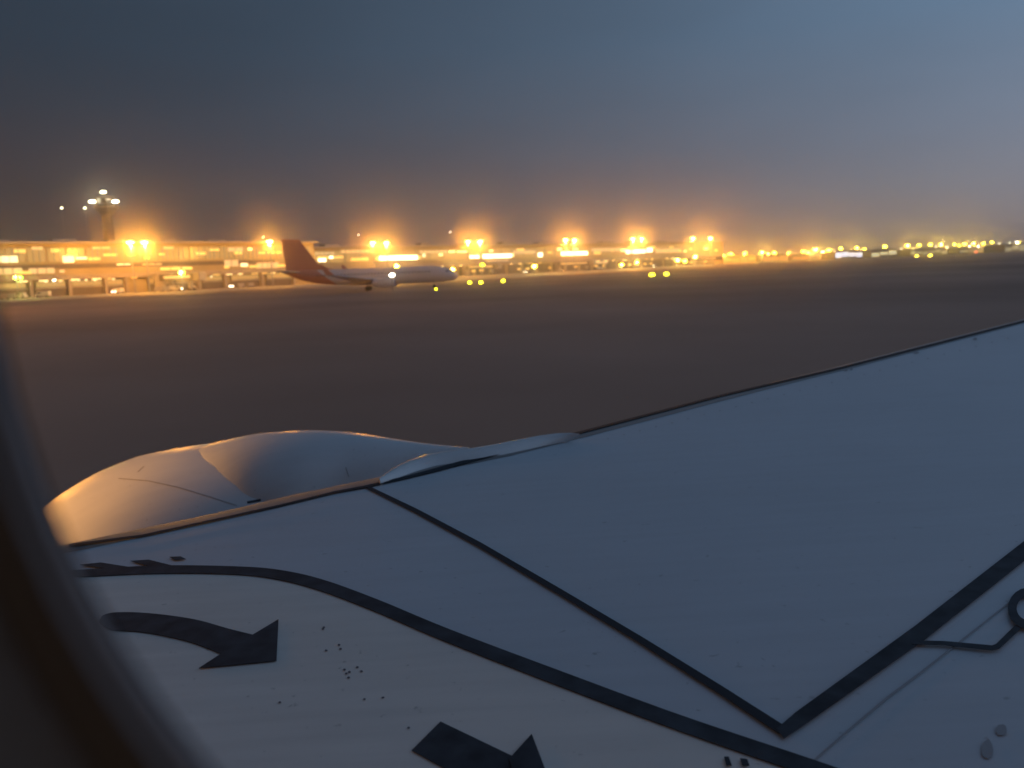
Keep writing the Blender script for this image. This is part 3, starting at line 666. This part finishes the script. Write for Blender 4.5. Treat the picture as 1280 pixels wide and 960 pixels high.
def nline(pts, w, name):
    A = []; B = []
    for i, (x, y) in enumerate(pts):
        a = pts[max(0, i - 1)]; b = pts[min(len(pts) - 1, i + 1)]; dx, dy = b[0] - a[0], b[1] - a[1]; q = math.hypot(dx, dy)
        for S_, sg in ((A, 1), (B, -1)):
            h, nn, _, _ = nbv.ray_cast(EYE, ray(x - sg * dy / q * w / 2, y + sg * dx / q * w / 2))
            if h is None: return
            S_.append(h - ray(x, y) * .004)
    own_build(MB().loft([[a, b] for a, b in zip(A, B)], cap=False, closed=False), name, M['faint_line'] if w < 2 else M['black'], nc)
nline(dens([(148, 598), (185, 601), (222, 609), (262, 621), (296, 632)], 6), 1.1, 'panel_line')
nline(dens([(172, 590), (180, 583)], 3), 1.0, 'panel_line')
nline(dens([(436, 596), (432, 584)], 4), 1.0, 'panel_line')
nline(dens([(309, 628), (326, 625)], 4), 3.0, 'dark_wedge')  # narrow dark wedge where pylon and nacelle meet the leading edge
frg = []
for px, py, ry, rz in ((474, 598, .01, .02), (484, 591, .04, .04), (497, 583, .06, .06), (514, 575, .08, .08), (536, 568, .09, .10), (562, 564, .10, .11), (590, 560, .10, .11), (620, 555, .09, .11), (650, 549, .07, .08), (674, 544.5, .05, .06), (696, 541.5, .035, .04), (712, 541, .02, .022), (724, 542, .006, .006)):
    u = (px - 640) / F; q = hit(px, py + 20); dep = q.y + .16; d = ray(px, py); c = EYE + d * (dep / d.y)
    frg.append([Vector((c.x, c.y, c.z - rz)) + cdir * (ry * math.cos(2 * math.pi * k / 16)) + UPZ * (rz * math.sin(2 * math.pi * k / 16)) for k in range(16)])
own_build(MB().loft(frg), 'pylon_fairing', mat('fairing paint', (.56, .56, .57), .25, coat=.6), own, smooth=True)

# ---- inspection lamp in the fuselage side, ahead of the window
lp = ac(9.3, .34, -.30)
lens = own_build(MB().ball(lp, .09, sc=(1, 1, 1)), 'wing_inspection_lamp', mat('inspection lens', (.9, .9, .8), .2, emit=(1, .75, .4), es=5), own, smooth=True)
sl = bpy.data.lights.new('inspection_light', 'SPOT'); sl.energy = 2600; sl.color = (1, .47, .13); sl.spot_size = math.radians(30); sl.spot_blend = .8; sl.shadow_soft_size = .05
so = bpy.data.objects.new('inspection_light', sl); COL.objects.link(so); so.parent = own
lp2 = lp + LAT * .12; tgt = P0 + FWD * 1.9 + UPZ * (EYE.z - 1.6)
so.location = lp2 - CO; so.rotation_euler = (tgt - lp2).to_track_quat('-Z', 'Y').to_euler()

# ---- cabin wall with its window
M['lining'] = mat('cabin lining', (.30, .24, .20), .6, noise=.06, nscale=30, bump=.15)
M['seal'] = mat('window seal', (.36, .33, .33), .9, spec=.1)
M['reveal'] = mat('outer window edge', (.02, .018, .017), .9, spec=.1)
def ell(scale, l, n=64, dz=0, df=0):
    out = []
    for k in range(n):
        a = 2 * math.pi * k / n; c, s = math.cos(a), math.sin(a)
        out.append(ac(.020 + df + (.194 if c > 0 else .17) * scale * c, l, .005 + dz + (.25 if s > 0 else .195) * scale * s))
    return out
def rect(l, hf, zb, zt, n=64):
    out = []
    for k in range(n):
        a = 2 * math.pi * k / n; c, s = math.cos(a), math.sin(a); m = max(abs(c), abs(s)); out.append(ac(.068 + hf * c / m, l, (zt if s > 0 else -zb) * s / m))
    return out
CW = bpy.data.objects.new('cabin_wall', None)
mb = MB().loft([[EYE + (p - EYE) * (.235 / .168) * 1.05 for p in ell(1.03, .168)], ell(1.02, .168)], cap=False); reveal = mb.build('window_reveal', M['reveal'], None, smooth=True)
mb = MB().loft([rect(.247, 7.5, -1.3, 1.2), [EYE + (p - EYE) * (.235 / .168) * 1.05 for p in ell(1.03, .168)]], cap=False)
skin = mb.build('cabin_wall', M['lining'], None, smooth=True); struct(skin); reveal.parent = skin
bpy.data.objects.remove(CW)
mb = MB().loft([ell(1.09, .150), ell(1.16, .120), ell(1.22, .104), ell(1.36, .098), rect(.098, 7.5, -1.3, 1.2)], cap=False)
mb.build('window_surround', M['lining'], skin, smooth=True)
mb = MB().loft([ell(1.02, .166), ell(1.0, .160), ell(1.015, .1585), ell(1.02, .155), ell(1.05, .153), ell(1.09, .1505)], cap=False)
mb.build('window_seal', M['seal'], skin, smooth=True)
pane = MB().loft([ell(1.015, .161), ell(1.015, .164)]).build('window_pane', mat('clear acrylic', (1, 1, 1)), skin)
pn = pane.data.materials[0].node_tree; tb = pn.nodes.new('ShaderNodeBsdfTransparent'); tb.inputs[0].default_value = (.985, .985, .985, 1)
pn.links.new(tb.outputs[0], pn.nodes['Material Output'].inputs['Surface'])
# rest of the cabin: far wall, floor, ceiling and ends
mb = MB()
def cab(a, b):
    i = len(mb.v)
    for z in (a[2], b[2]):
        for f, l in ((a[0], a[1]), (b[0], a[1]), (b[0], b[1]), (a[0], b[1])): mb.v.append(ac(f, l, z))
    mb.f += [tuple(i + k for k in q) for q in ((3, 2, 1, 0), (4, 5, 6, 7), (0, 1, 5, 4), (1, 2, 6, 5), (2, 3, 7, 6), (3, 0, 4, 7))]
cab((-7.43, -3.4, -1.40), (7.57, .23, -1.302)); cab((-7.43, -3.4, 1.202), (7.57, .23, 1.3)); cab((-7.43, -3.5, -1.3), (7.57, -3.402, 1.2))
cab((-7.53, -3.4, -1.3), (-7.432, .23, 1.2)); cab((7.572, -3.4, -1.3), (7.67, .23, 1.2))
struct(mb.build('cabin_interior', M['lining']))

cl = thing('cabin_light', 'dim warm strip light along the cabin ceiling, behind the camera', 'ceiling light', ac(0, -1.4, 1.17))
MB().box((-.9, -.06, -.03), (.9, .06, .028)).build('diffuser', mat('cabin diffuser', (.8, .7, .6), .5, emit=(1, .74, .55), es=.6), cl)
ca = bpy.data.lights.new('cabin_glow', 'AREA'); ca.shape = 'RECTANGLE'; ca.size = 1.8; ca.size_y = .12; ca.energy = .8; ca.color = (1, .72, .50)
cb = bpy.data.objects.new('cabin_glow', ca); COL.objects.link(cb); cb.parent = cl; cb.location = (0, 0, -.04)

# ------------------------------------------------------------------ haze
hm = bpy.data.materials.new('haze'); hm.use_nodes = True; n = hm.node_tree.nodes; n.clear()
out = n.new('ShaderNodeOutputMaterial'); pv_ = n.new('ShaderNodeVolumePrincipled'); hm.node_tree.links.new(pv_.outputs[0], out.inputs['Volume'])
pv_.inputs['Density'].default_value = HAZE[0]; pv_.inputs['Color'].default_value = (*HAZE[1], 1); pv_.inputs['Anisotropy'].default_value = HAZE[2]
hz = MB().box((-9100, -3100, -1), (9100, 9100, 62)).build('haze', hm); hz['kind'] = 'stuff'
